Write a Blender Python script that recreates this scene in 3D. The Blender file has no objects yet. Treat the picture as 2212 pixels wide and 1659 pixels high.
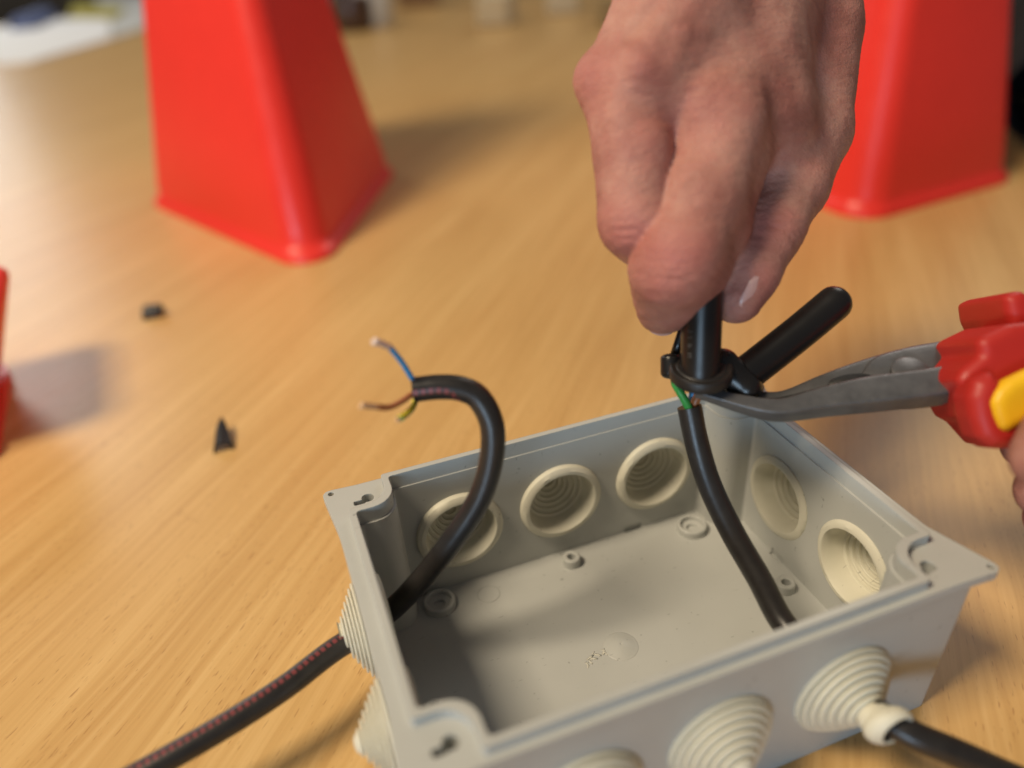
import bpy, bmesh, math, random
import numpy as np
from mathutils import Vector, Matrix
random.seed(3)
S = 0.001                      # everything below is laid out in millimetres
sc = bpy.context.scene

# ------------------------------------------------------------------ camera
M = np.array([[0.9348299, 0.2263822, -0.2735765],
              [-0.3511035, 0.4740739, -0.8074529],
              [-0.0530974, 0.8508849, 0.5226621]])
CAM = np.array([-81.875, -148.452, 206.292])
FPX = 3092.37
cam_d = bpy.data.cameras.new('camera')
cam = bpy.data.objects.new('camera', cam_d)
sc.collection.objects.link(cam)
mw = Matrix([[*M[0], CAM[0]*S], [*M[1], CAM[1]*S], [*M[2], CAM[2]*S], [0, 0, 0, 1]])
cam.matrix_world = mw
cam_d.sensor_width = 36.0
cam_d.lens = FPX/4096*36.0
cam_d.clip_start = 0.02
cam_d.clip_end = 60
cam_d.dof.use_dof = True
cam_d.dof.focus_distance = 0.247
cam_d.dof.aperture_fstop = 3.8
sc.camera = cam

# ------------------------------------------------------------------ world, lamps, exposure
w = bpy.data.worlds.new('World'); sc.world = w; w.use_nodes = True
bg = w.node_tree.nodes['Background']
bg.inputs[0].default_value = (0.96, 0.97, 1.0, 1); bg.inputs[1].default_value = 0.095

def area(name, d, dist, size, power, col, tgt=(0, 60, 30), sy=None):
    l = bpy.data.lights.new(name, 'AREA'); l.energy = power; l.color = col
    l.shape = 'RECTANGLE'; l.size = size; l.size_y = sy or size
    o = bpy.data.objects.new(name, l); sc.collection.objects.link(o)
    dv = Vector(d).normalized()
    o.location = Vector(tgt)*S + dv*dist
    o.rotation_euler = dv.to_track_quat('Z', 'Y').to_euler()
    return o
area('ceiling_lamp', (-.64, -.08, 1.0), 2.2, .60, 49, (1.0, .83, .60))
area('window_light', (-.60, -.80, .105), 2.6, 1.1, 26, (.56, .78, 1.0), sy=.44)
area('window_far_left', (-.36, 1, .21), 4.2, .9, 9.5, (.92, .97, 1.0), sy=.9)
area('paper_fill_light', (-.30, .30, 1.0), 1.3, .5, 7, (1.0, .96, .88), tgt=(-520, 2150, 0))  # added fill light that brightens the far papers
area('window_right', (.72, .58, .66), 3.2, 1.1, 16, (1.0, .94, .85))

sc.view_settings.view_transform = 'Standard'
sc.view_settings.look = 'None'
sc.view_settings.exposure = 0.0
sc.view_settings.gamma = 1.0
sc.cycles.max_bounces = 8
sc.cycles.diffuse_bounces = 4
sc.cycles.use_denoising = True

# ------------------------------------------------------------------ helpers
def at(u, v, d):
    """point at camera depth d (mm) on the ray of photo pixel (u, v) of a 2212x1659 view"""
    fx = FPX*2212/4096
    return CAM + M @ np.array([(u-1106)/fx*d, -(v-829.5)/fx*d, -d])
def camsp(u, v, d):
    fx = FPX*2212/4096
    return np.array([(u-1106)/fx*d, -(v-829.5)/fx*d, -d])

def onT(u, v, z=0.):
    """point of the photo pixel on the plane at height z"""
    d = at(u, v, 100)-CAM; k = (z-CAM[2])/d[2]; return CAM+d*k

def mat(name, col, rough=.5, metal=0., spec=.5, coat=0., sss=0., bevel=0.):
    m = bpy.data.materials.new(name); m.use_nodes = True
    b = m.node_tree.nodes['Principled BSDF']
    b.inputs['Base Color'].default_value = (*col, 1)
    b.inputs['Roughness'].default_value = rough
    b.inputs['Metallic'].default_value = metal
    b.inputs['Specular IOR Level'].default_value = spec
    if coat: b.inputs['Coat Weight'].default_value = coat; b.inputs['Coat Roughness'].default_value = .15
    if sss:
        b.inputs['Subsurface Weight'].default_value = sss
        b.inputs['Subsurface Scale'].default_value = .003
        b.inputs['Subsurface Radius'].default_value = (1., .35, .2)
    if bevel:
        n = m.node_tree.nodes.new('ShaderNodeBevel'); n.inputs[0].default_value = bevel*S; n.samples = 4
        m.node_tree.links.new(n.outputs[0], b.inputs['Normal'])
    return m
def N(m, t, **kw):
    n = m.node_tree.nodes.new(t)
    for k, v in kw.items(): setattr(n, k, v)
    return n
def LK(m, a, b): m.node_tree.links.new(a, b)
def BS(m): return m.node_tree.nodes['Principled BSDF']
def noise(m, vec, scale, detail=3, rough=.5):
    n = N(m, 'ShaderNodeTexNoise'); n.inputs['Scale'].default_value = scale
    n.inputs['Detail'].default_value = detail; n.inputs['Roughness'].default_value = rough
    if vec is not None: LK(m, vec, n.inputs['Vector'])
    return n.outputs[0]
def ramp(m, fac, stops):
    n = N(m, 'ShaderNodeValToRGB'); LK(m, fac, n.inputs[0])
    e = n.color_ramp.elements
    while len(e) < len(stops): e.new(.5)
    for i, (p, c) in enumerate(stops):
        e[i].position = p; e[i].color = (*c, 1) if len(c) == 3 else c
    return n.outputs[0]
def mix(m, fac, a, b, blend='MIX'):
    n = N(m, 'ShaderNodeMix', data_type='RGBA', blend_type=blend)
    for s, x in ((0, fac), (6, a), (7, b)):
        if isinstance(x, (int, float)): n.inputs[s].default_value = x
        elif isinstance(x, tuple): n.inputs[s].default_value = (*x, 1)
        else: LK(m, x, n.inputs[s])
    return n.outputs[2]
def math_(m, op, a, b=0.):
    n = N(m, 'ShaderNodeMath', operation=op)
    for i, x in enumerate((a, b)):
        if isinstance(x, (int, float)): n.inputs[i].default_value = x
        else: LK(m, x, n.inputs[i])
    return n.outputs[0]
def bump(m, h, strength, dist, chain=True):
    n = N(m, 'ShaderNodeBump'); n.inputs['Strength'].default_value = strength
    n.inputs['Distance'].default_value = dist; LK(m, h, n.inputs['Height'])
    b = BS(m).inputs['Normal']
    if b.is_linked and chain: LK(m, b.links[0].from_socket, n.inputs['Normal'])
    LK(m, n.outputs[0], b)
def objco(m): return N(m, 'ShaderNodeTexCoord').outputs['Object']
def mapping(m, vec, rz=0, scale=(1, 1, 1)):
    n = N(m, 'ShaderNodeMapping'); n.inputs['Rotation'].default_value = (0, 0, rz)
    n.inputs['Scale'].default_value = scale; LK(m, vec, n.inputs['Vector'])
    return n.outputs[0]

def link(name, me, m=None, parent=None, smooth=True):
    o = bpy.data.objects.new(name, me); sc.collection.objects.link(o)
    if m and not me.materials: me.materials.append(m)
    if parent is not None: o.parent = parent
    if smooth: me.polygons.foreach_set('use_smooth', [True]*len(me.polygons))
    return o
def tag(o, label, cat, group=None):
    o['label'] = label; o['category'] = cat
    if group: o['group'] = group
    return o
def empty(name, label, cat, loc, group=None):
    o = bpy.data.objects.new(name, None); sc.collection.objects.link(o)
    o.location = Vector(loc)*S; o.empty_display_size = .01
    bpy.context.view_layer.update()
    return tag(o, label, cat, group)
def me_from(name, V, F):
    """vertices in mm (world)"""
    me = bpy.data.meshes.new(name)
    me.from_pydata([tuple(float(c)*S for c in v) for v in V], [], [tuple(int(i) for i in f) for f in F])
    me.update()
    return me
def child_local(o, parent):
    """mesh in world coords made a child of an empty: keep it in place"""
    o.parent = parent
    o.matrix_parent_inverse = parent.matrix_world.inverted()
    return o
def auto_smooth(o, deg=35):
    me = o.data
    bm = bmesh.new(); bm.from_mesh(me)
    bmesh.ops.recalc_face_normals(bm, faces=bm.faces)
    for f in bm.faces: f.smooth = True
    a = math.radians(deg)
    for e in bm.edges:
        if len(e.link_faces) == 2: e.smooth = e.calc_face_angle(0) < a
        else: e.smooth = False
    bm.to_mesh(me); bm.free()

def catmull(P, n=12):
    P = [np.array(p, float) for p in P]
    P = [2*P[0]-P[1]] + P + [2*P[-1]-P[-2]]
    out = []
    for i in range(1, len(P)-2):
        for k in range(n):
            t = k/n
            a, b, c, d = P[i-1], P[i], P[i+1], P[i+2]
            out.append(.5*((2*b)+(-a+c)*t+(2*a-5*b+4*c-d)*t*t+(-a+3*b-3*c+d)*t**3))
    out.append(P[-2])
    return out
def tube_me(name, pts, rad, seg=24, caps=True, twist=None, uv=False):
    pts = [np.array(p, float) for p in pts]; n = len(pts)
    rad = [rad]*n if isinstance(rad, (int, float)) else list(rad)
    T = [pts[min(i+1, n-1)]-pts[max(i-1, 0)] for i in range(n)]
    T = [t/np.linalg.norm(t) for t in T]
    up = np.array([0, 0, 1.]) if abs(T[0][2]) < .9 else np.array([1., 0, 0])
    x = np.cross(up, T[0]); x /= np.linalg.norm(x)
    V, F, L = [], [], [0.]
    for i in range(n):
        x = x - T[i]*(x@T[i]); x /= np.linalg.norm(x); y = np.cross(T[i], x)
        if i: L.append(L[-1]+np.linalg.norm(pts[i]-pts[i-1]))
        for k in range(seg):
            a = 2*math.pi*k/seg
            V.append(pts[i]+rad[i]*(math.cos(a)*x+math.sin(a)*y))
    for i in range(n-1):
        for k in range(seg):
            F.append((i*seg+k, i*seg+(k+1) % seg, (i+1)*seg+(k+1) % seg, (i+1)*seg+k))
    if caps:
        F.append(tuple(range(seg))[::-1]); F.append(tuple((n-1)*seg+k for k in range(seg)))
    me = me_from(name, V, F)
    if uv:
        ul = me.uv_layers.new(name='along')
        off = np.zeros(n)
        if twist is not None:
            if callable(twist):                       # direction that u = .5 should face at ring i
                for i in range(n):
                    wd = twist(i/(n-1), pts[i]); q0 = V[i*seg]-pts[i]; q1 = np.cross(T[i], q0)
                    off[i] = .5-math.atan2(wd@q1, wd@q0)/(2*math.pi)
                off = np.unwrap(off*2*math.pi)/(2*math.pi)
            else: off[:] = twist
        for p in me.polygons:
            for li, vi in zip(p.loop_indices, p.vertices):
                i, k = divmod(vi, seg)
                kk = k
                if len(p.vertices) == 4 and k == 0 and any(v % seg == seg-1 for v in p.vertices): kk = seg
                ul.data[li].uv = (kk/seg+off[i], L[i])
    return me
def round_tube(pts, r, e0=0, e1=0, k=5):
    """adds hemispherical ends: returns pts, radii"""
    pts = [np.array(p, float) for p in pts]; R = [r]*len(pts)
    if e1:
        t = pts[-1]-pts[-2]; t /= np.linalg.norm(t); b = pts[-1]
        for j in range(1, k+1):
            a = j/k*math.pi/2*.97
            pts.append(b+t*r*math.sin(a)*e1); R.append(r*math.cos(a))
    if e0:
        t = pts[0]-pts[1]; t /= np.linalg.norm(t); b = pts[0]; q, s = [], []
        for j in range(k, 0, -1):
            a = j/k*math.pi/2*.97
            q.append(b+t*r*math.sin(a)*e0); s.append(r*math.cos(a))
        pts = q+pts; R = s+R
    return pts, R
def lathe_me(name, prof, O, A, seg=40, closed=True, wob=0., ang0=0, bend=None):
    """prof: list of (h, r); axis from O along unit A"""
    A = np.array(A, float); A /= np.linalg.norm(A); O = np.array(O, float)
    up = np.array([0, 0, 1.]) if abs(A[2]) < .9 else np.array([1., 0, 0])
    x = np.cross(up, A); x /= np.linalg.norm(x); y = np.cross(A, x)
    V, F = [], []; n = len(prof)
    rnd = random.Random(len(prof)+int(O[0]*7)+int(O[1]*3))
    ph = [rnd.random()*6.28 for _ in range(6)]
    for i, (h, r) in enumerate(prof):
        for k in range(seg):
            a = 2*math.pi*k/seg+ang0
            rr = r*(1+wob*(math.sin(3*a+ph[0]+i*.5)+.6*math.sin(5*a+ph[1]-i*.8)))
            p = O+A*h+rr*(math.cos(a)*x+math.sin(a)*y)
            if bend is not None and h > 0: p = p+np.array(bend)*(h/20.)**2
            V.append(p)
    rng = range(n if closed else n-1)
    for i in rng:
        j = (i+1) % n
        for k in range(seg):
            F.append((i*seg+k, i*seg+(k+1) % seg, j*seg+(k+1) % seg, j*seg+k))
    if not closed:
        F.append(tuple(range(seg))[::-1]); F.append(tuple((n-1)*seg+k for k in range(seg)))
    return me_from(name, V, F)
def prism_me(name, poly, z0, z1, poly2=None):
    poly2 = poly2 or poly; n = len(poly)
    V = [(x, y, z0) for x, y in poly]+[(x, y, z1) for x, y in poly2]
    F = [tuple(range(n))[::-1], tuple(range(n, 2*n))]+[(i, (i+1) % n, n+(i+1) % n, n+i) for i in range(n)]
    return me_from(name, V, F)
def rounded(poly, radii, k=6):
    """poly CCW list; radii per vertex"""
    out = []; n = len(poly)
    for i in range(n):
        p = np.array(poly[i], float); a = np.array(poly[i-1], float); b = np.array(poly[(i+1) % n], float)
        r = radii[i] if isinstance(radii, (list, tuple)) else radii
        if r <= 0: out.append(tuple(p)); continue
        da = (a-p)/np.linalg.norm(a-p); db = (b-p)/np.linalg.norm(b-p)
        th = math.acos(max(-1, min(1, da@db))); t = r/math.tan(th/2)
        c = p+(da+db)/np.linalg.norm(da+db)*r/math.sin(th/2)
        s, e = p+da*t-c, p+db*t-c
        a0 = math.atan2(s[1], s[0]); a1 = math.atan2(e[1], e[0]); d = (a1-a0+math.pi) % (2*math.pi)-math.pi
        for j in range(k+1):
            q = a0+d*j/k; out.append((c[0]+r*math.cos(q), c[1]+r*math.sin(q)))
    return out
def boolean(o, cutters, op):
    for c in cutters:
        m = o.modifiers.new('b', 'BOOLEAN'); m.operation = op; m.solver = 'EXACT'; m.object = c
    dg = bpy.context.evaluated_depsgraph_get()
    me = bpy.data.meshes.new_from_object(o.evaluated_get(dg))
    o.modifiers.clear(); o.data = me
    for c in cutters: bpy.data.objects.remove(c)

# ---- signed distance fields meshed by surface nets (for hands and moulded grips)
def seg_d(P, a, b, ra, rb):
    a = np.array(a); b = np.array(b); ab = b-a
    t = np.clip(((P-a)@ab)/(ab@ab), 0, 1)
    return np.linalg.norm(P-a-t[..., None]*ab, axis=-1)-(ra+(rb-ra)*t)
def smin(a, b, k):
    if k <= 0: return np.minimum(a, b)
    h = np.clip(.5+.5*(b-a)/k, 0, 1)
    return b+(a-b)*h-k*h*(1-h)
def surface_nets(f, lo, hi, h):
    lo = np.array(lo, float); hi = np.array(hi, float)
    n = np.ceil((hi-lo)/h).astype(int)+1
    g = np.empty(n, np.float32)
    for i0 in range(0, n[0], 24):
        i1 = min(i0+24, n[0])
        X, Y, Z = np.meshgrid(lo[0]+h*np.arange(i0, i1), lo[1]+h*np.arange(n[1]), lo[2]+h*np.arange(n[2]), indexing='ij')
        g[i0:i1] = f(np.stack([X, Y, Z], -1).reshape(-1, 3)).reshape(X.shape)
    ins = g < 0
    c = [ins[i:n[0]-1+i, j:n[1]-1+j, k:n[2]-1+k] for i in (0, 1) for j in (0, 1) for k in (0, 1)]
    cnt = sum(x.astype(np.int8) for x in c); act = (cnt > 0) & (cnt < 8)
    idx = -np.ones(act.shape, np.int64); ijk = np.argwhere(act); idx[act] = np.arange(len(ijk))
    pos = np.zeros((len(ijk), 3)); wsum = np.zeros(len(ijk))
    corners = [(i, j, k) for i in (0, 1) for j in (0, 1) for k in (0, 1)]
    for a in range(8):
        for b in range(a+1, 8):
            A, B = corners[a], corners[b]
            if sum(abs(A[q]-B[q]) for q in range(3)) != 1: continue
            ga = g[ijk[:, 0]+A[0], ijk[:, 1]+A[1], ijk[:, 2]+A[2]]; gb = g[ijk[:, 0]+B[0], ijk[:, 1]+B[1], ijk[:, 2]+B[2]]
            s = (ga < 0) != (gb < 0)
            t = np.where(s, ga/np.where(s, ga-gb, 1), 0)
            pos += s[:, None]*(np.array(A)+t[:, None]*(np.array(B)-np.array(A))); wsum += s
    pos = lo+h*(ijk+pos/wsum[:, None])
    F = []
    for ax in range(3):
        s0 = [slice(None)]*3; s1 = [slice(None)]*3; s0[ax] = slice(0, -1); s1[ax] = slice(1, None)
        a, b = ins[tuple(s0)], ins[tuple(s1)]
        e = np.argwhere(a != b); o1, o2 = (ax+1) % 3, (ax+2) % 3
        ok = (e[:, o1] > 0) & (e[:, o2] > 0) & (e[:, o1] < n[o1]-1) & (e[:, o2] < n[o2]-1); e = e[ok]
        fl = a[tuple(e.T)]
        q = []
        for d1, d2 in ((1, 1), (0, 1), (0, 0), (1, 0)):
            z = e.copy(); z[:, o1] -= d1; z[:, o2] -= d2; q.append(idx[tuple(z.T)])
        q = np.stack(q, 1); q[~fl] = q[~fl][:, ::-1]; F.append(q)
    return pos, np.concatenate(F)
def poly_sdf(P, poly):
    """2-D signed distance to polygon for points P (n,2)"""
    poly = np.array(poly, float); d = np.full(len(P), 1e9); s = np.ones(len(P))
    n = len(poly)
    for i in range(n):
        a, b = poly[i], poly[i-1]; e = b-a; wv = P-a
        t = np.clip((wv@e)/(e@e), 0, 1); d = np.minimum(d, ((wv-t[:, None]*e)**2).sum(1))
        c1 = P[:, 1] >= a[1]; c2 = P[:, 1] < b[1]; c3 = e[0]*wv[:, 1] > e[1]*wv[:, 0]
        fl = (c1 & c2 & c3) | (~c1 & ~c2 & ~c3); s[fl] *= -1
    return s*np.sqrt(d)
def cam_mesh(name, pos, F):
    W = CAM+pos@M.T
    me = bpy.data.meshes.new(name)
    me.vertices.add(len(W)); me.vertices.foreach_set('co', (W*S).astype(np.float32).ravel())
    F = np.asarray(F)
    me.loops.add(F.size); me.loops.foreach_set('vertex_index', F.astype(np.int32).ravel())
    me.polygons.add(len(F)); me.polygons.foreach_set('loop_start', np.arange(0, F.size, 4, dtype=np.int32))
    me.polygons.foreach_set('loop_total', np.full(len(F), 4, np.int32))
    me.update(); me.validate()
    return me

# ------------------------------------------------------------------ materials
def wood():
    m = mat('beech_laminate', (.6, .38, .18), .36, spec=.42)
    co = objco(m)
    g = math.radians(50.7)
    r = mapping(m, co, -g)                       # x runs along the grain
    warp = noise(m, mapping(m, r, 0, (7, 30, 1)), 1, 2)
    rw = N(m, 'ShaderNodeVectorMath', operation='ADD'); LK(m, r, rw.inputs[0])
    wv = N(m, 'ShaderNodeCombineXYZ'); LK(m, math_(m, 'MULTIPLY', math_(m, 'SUBTRACT', warp, .5), .012), wv.inputs[1]); LK(m, wv.outputs[0], rw.inputs[1])
    rr = rw.outputs[0]
    broad = noise(m, mapping(m, rr, 0, (2.2, 38, 1)), 1, 4, .55)
    fine = noise(m, mapping(m, rr, 0, (7, 330, 1)), 1, 6, .62)
    patch = noise(m, mapping(m, rr, 0, (3, 9, 1)), 1, 2)
    c = ramp(m, broad, [(.30, (.53, .312, .118)), (.5, (.615, .383, .152)), (.70, (.70, .463, .20))])
    c = mix(m, .45, c, ramp(m, fine, [(.34, (.47, .268, .085)), (.5, (.60, .378, .14)), (.66, (.73, .50, .22))]))
    c = mix(m, math_(m, 'MULTIPLY', ramp(m, patch, [(.4, (0, 0, 0)), (.7, (1, 1, 1))]), .22), c, (.62, .35, .13))
    # pores: short dark dashes along the grain
    f1 = noise(m, mapping(m, r, 0, (210, 1500, 1)), 1, 1.5)
    f2 = noise(m, mapping(m, r, 0, (130, 900, 1)), 1, 1)
    dens = noise(m, mapping(m, rr, 0, (8, 60, 1)), 1, 2)
    th = math_(m, 'ADD', f1, math_(m, 'MULTIPLY', math_(m, 'SUBTRACT', dens, .5), .28))
    d1 = ramp(m, th, [(.66, (0, 0, 0)), (.72, (1, 1, 1))])
    d2 = ramp(m, f2, [(.70, (0, 0, 0)), (.76, (1, 1, 1))])
    dd = math_(m, 'MULTIPLY', math_(m, 'MAXIMUM', d1, d2), .55)
    c = mix(m, dd, c, (.30, .135, .042))
    LK(m, c, BS(m).inputs['Base Color'])
    grit = noise(m, co, 2600, 2)
    bump(m, grit, .22, .00012)
    bump(m, dd, -.12, .0002)
    LK(m, math_(m, 'ADD', math_(m, 'MULTIPLY', fine, .10), .31), BS(m).inputs['Roughness'])
    return m
M_WOOD = wood()

def plastic(name, col, rough, var=.06, dirt=True, bevel=.5):
    m = mat(name, col, rough, spec=.45, bevel=bevel)
    co = objco(m)
    n = noise(m, co, 45, 3)
    c = mix(m, n, tuple(x*(1-var) for x in col), tuple(min(1, x*(1+var)) for x in col))
    if dirt:
        s = noise(m, co, 420, 2)
        k = ramp(m, s, [(.715, (0, 0, 0)), (.76, (1, 1, 1))])
        c = mix(m, math_(m, 'MULTIPLY', k, .5), c, tuple(x*.35 for x in col))
        h = noise(m, mapping(m, co, .7, (300, 1400, 300)), 1, 1)
        hk = ramp(m, h, [(.74, (0, 0, 0)), (.79, (1, 1, 1))])
        c = mix(m, math_(m, 'MULTIPLY', hk, .45), c, tuple(x*.45 for x in col))
    LK(m, c, BS(m).inputs['Base Color'])
    LK(m, math_(m, 'ADD', math_(m, 'MULTIPLY', noise(m, co, 90, 3), .18), rough-.09), BS(m).inputs['Roughness'])
    bump(m, noise(m, co, 1500, 2), .05, .0001)
    return m
M_BOX = plastic('grey_abs_plastic', (.46, .468, .445), .38)
M_GROM = plastic('pale_soft_rubber', (.66, .635, .52), .55, dirt=True, bevel=.35)
M_RED = plastic('red_plastic', (.82, .040, .028), .36, .04, False, 0)
M_REDH = plastic('red_handle_plastic', (.43, .020, .014), .48, .05, False, 0)
M_YEL = plastic('yellow_soft_grip', (.86, .50, .012), .45, .04, False, 0)
M_BLK = plastic('black_dipped_plastic', (.010, .009, .009), .30, .2, False, 0)
M_RING = plastic('black_moulded_nylon', (.016, .014, .013), .42, .2, False, .3)
M_SCRAP = plastic('black_rubber_scrap', (.010, .009, .009), .45, .2, False, 0)
M_PAPER = mat('white_paper', (.87, .87, .88), .7)

def cable_mat(name, dash=None):
    m = mat(name, (.022, .020, .019), .36, spec=.5)
    co = objco(m)
    c = mix(m, noise(m, co, 250, 3), (.014, .012, .012), (.030, .027, .025))
    if dash:
        uv = N(m, 'ShaderNodeUVMap', uv_map='along').outputs[0]
        sp = N(m, 'ShaderNodeSeparateXYZ'); LK(m, uv, sp.inputs[0])
        u, v = sp.outputs[0], sp.outputs[1]
        for (u0, hw, per, duty, col, *vmin) in dash:
            du = math_(m, 'ABSOLUTE', math_(m, 'SUBTRACT', math_(m, 'FRACT', math_(m, 'ADD', u, .5-u0)), .5))
            a = math_(m, 'LESS_THAN', du, hw)
            b = math_(m, 'LESS_THAN', math_(m, 'FRACT', math_(m, 'DIVIDE', v, per)), duty)
            if vmin: b = math_(m, 'GREATER_THAN', v, vmin[0])
            c = mix(m, math_(m, 'MULTIPLY', a, b), c, col)
    LK(m, c, BS(m).inputs['Base Color'])
    bump(m, noise(m, co, 1800, 2), .12, .00015)
    LK(m, math_(m, 'ADD', math_(m, 'MULTIPLY', noise(m, co, 600, 2), .2), .25), BS(m).inputs['Roughness'])
    return m
RED_PRINT = (.20, .045, .047)
LC1 = 372.
M_CABLE_DASH = cable_mat('black_sheath_red_dashes', [(0.50, .036, 2.0, .62, RED_PRINT), (-.06, .03, 1e9, 2, (.05, .006, .006), .84*LC1)])
M_CABLE = cable_mat('black_sheath')
M_BLUE = mat('blue_insulation', (.05, .33, .72), .35)
M_BROWN = mat('brown_insulation', (.42, .145, .05), .4)
M_COPPER = mat('copper_strands', (.86, .58, .34), .35, metal=.35)
M_TIN = mat('tinned_strands', (.86, .68, .58), .4, metal=.3)
def gy():
    m = mat('green_yellow_insulation', (.04, .30, .06), .4)
    sp = N(m, 'ShaderNodeSeparateXYZ'); LK(m, N(m, 'ShaderNodeUVMap', uv_map='along').outputs[0], sp.inputs[0])
    fr = math_(m, 'FRACT', math_(m, 'ADD', math_(m, 'ADD', sp.outputs[0], .62), math_(m, 'DIVIDE', sp.outputs[1], 90.)))
    k = math_(m, 'LESS_THAN', fr, .42)
    LK(m, mix(m, k, (.03, .26, .055), (.72, .62, .03)), BS(m).inputs['Base Color'])
    return m
M_GY = gy()
def steel():
    m = mat('grey_tool_steel', (.16, .165, .17), .46, metal=.6)
    co = objco(m)
    c = mix(m, noise(m, co, 160, 4), (.085, .085, .09), (.19, .19, .195))
    LK(m, c, BS(m).inputs['Base Color'])
    LK(m, math_(m, 'ADD', math_(m, 'MULTIPLY', noise(m, co, 500, 3), .25), .28), BS(m).inputs['Roughness'])
    bump(m, noise(m, co, 1400, 3), .25, .0002)
    return m
M_STEEL = steel()
M_DARK = mat('dark_gap_fill', (.015, .015, .016), .5)  # near-black fill, also stands for the shade inside the pipe-grip hole
def skin():
    m = mat('skin', (.62, .33, .25), .56, spec=.34, sss=.14)
    co = objco(m)
    red = N(m, 'ShaderNodeAttribute', attribute_name='flush').outputs['Fac']
    n1 = noise(m, co, 55, 4, .6)
    n2 = noise(m, co, 230, 3, .6)
    c = ramp(m, n1, [(.35, (.30, .118, .092)), (.5, (.395, .178, .138)), (.65, (.48, .245, .19))])
    c = mix(m, math_(m, 'MULTIPLY', ramp(m, n2, [(.45, (0, 0, 0)), (.75, (1, 1, 1))]), .42), c, (.42, .155, .13))
    c = mix(m, math_(m, 'MULTIPLY', red, .7), c, (.46, .145, .125))
    LK(m, c, BS(m).inputs['Base Color'])
    vo = N(m, 'ShaderNodeTexVoronoi', feature='DISTANCE_TO_EDGE'); vo.inputs['Scale'].default_value = 900
    LK(m, mapping(m, co, .4, (1, .55, 1)), vo.inputs['Vector'])
    bump(m, vo.outputs[0], .45, .0004)
    bump(m, n2, .35, .0007)
    bump(m, noise(m, mapping(m, co, .5, (60, 220, 140)), 1, 5, .7), .55, .0018)
    return m
M_SKIN = skin()
M_NAIL = mat('fingernail', (.66, .40, .36), .28, coat=.2)

# ------------------------------------------------------------------ room and table
def box_me(name, x0, x1, y0, y1, z0, z1): return prism_me(name, [(x0, y0), (x1, y0), (x1, y1), (x0, y1)], z0, z1)
M_FLOOR = mat('brown_floor', (.20, .14, .09), .5)
LK(M_FLOOR, mix(M_FLOOR, noise(M_FLOOR, objco(M_FLOOR), 3, 3), (.16, .105, .065), (.24, .17, .115)), BS(M_FLOOR).inputs['Base Color'])
fl = link('floor', me_from('floor', [(-12e3, -6e3, -740), (12e3, -6e3, -740), (12e3, 14e3, -740), (-12e3, 14e3, -740)], [(0, 1, 2, 3)]), M_FLOOR); fl['kind'] = 'structure'
M_WALL = mat('room_wall', (.46, .40, .32), .8)
wl = link('wall', box_me('wall', -12e3, 12e3, 9000, 9150, -740, 2200), M_WALL); wl['kind'] = 'structure'

t = empty('table', 'large light beech table top with straight wood grain under everything', 'table', (400, 900, 0))
top = link('tabletop', prism_me('tabletop', rounded([(-1700, -900), (2600, -900), (2600, 2640), (-1700, 2640)], 25), -26, 0), M_WOOD)
auto_smooth(top); child_local(top, t)
M_LEG = mat('table_leg_metal', (.3, .3, .31), .4, metal=.6)
for x, y in ((-1600, -800), (2500, -800), (2500, 2540), (-1600, 2540)):
    child_local(link('leg', box_me('leg', x-25, x+25, y-25, y+25, -740, -26.5), M_LEG, smooth=False), t)

# ------------------------------------------------------------------ junction box
a, b, nn, ZF, ZT, FLOOR = 72.0, 49.9, 12.6, 52.7, 55.7, 2.5
GX, GY, GZ = 37.4, 18.3, 26.4
XF, YF = a+5.2, b+3.0                             # flange outline
def outline(o, r=7.5, rs=1.2):
    """tongue outline offset by o, corners notched for the screws"""
    A, B, n = a+o, b+o, nn
    P, Rr = [], []
    for sx, sy in ((1, -1), (1, 1), (-1, 1), (-1, -1)):
        c = [(sx*(A-n), sy*B), (sx*(A-n), sy*(B-n)), (sx*A, sy*(B-n))]
        if sx*sy > 0: c = c[::-1]
        P += c; Rr += [rs, r, rs]
    return rounded(P, Rr, 6)
def rect(x, y, r): return rounded([(-x, -y), (x, -y), (x, y), (-x, y)], r)
body = link('body', prism_me('body', rect(XF-3.2, YF-1.2, 3), 0, ZF-2.4, rect(XF-1.0, YF-.6, 3)))
def ear_plate():
    """flange with four ears running out along the short sides"""
    X, Y = XF, YF; ex = 83.2; P, Rr = [], []
    for sx, sy in ((1, -1), (1, 1), (-1, 1), (-1, -1)):
        e = ex if sx > 0 else 79.2
        c = [(sx*(X-9), sy*Y), (sx*e, sy*(Y+.8)), (sx*(X+.1), sy*(Y-20)), (sx*X, sy*(Y-26))]
        rr = [0, 2.4, 9, 0]
        if sx*sy > 0: c = c[::-1]; rr = rr[::-1]
        P += c; Rr += rr
    return rounded(P, Rr, 5)
T = []
T.append(link('c', prism_me('c', ear_plate(), ZF-2.6, ZF)))
T.append(link('c', prism_me('c', outline(1.0), 10, ZT)))
boolean(body, T, 'UNION')
T = []
T.append(link('c', prism_me('c', outline(-2.6), FLOOR, ZT-5.2, outline(-1.6))))
T.append(link('c', prism_me('c', outline(-1.05), ZT-5.3, ZT+2)))
for gx in (-GX, 0, GX):
    for s in (-1, 1):
        T.append(link('c', lathe_me('c', [(-9, 13.6), (9, 13.6)], (gx, s*b, GZ), (0, s, 0), 40, False)))
for gy_ in (-GY, GY):
    for s in (-1, 1):
        T.append(link('c', lathe_me('c', [(-9, 13.6), (9, 13.6)], (s*(a+1), gy_, GZ), (s, 0, 0), 40, False)))
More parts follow.
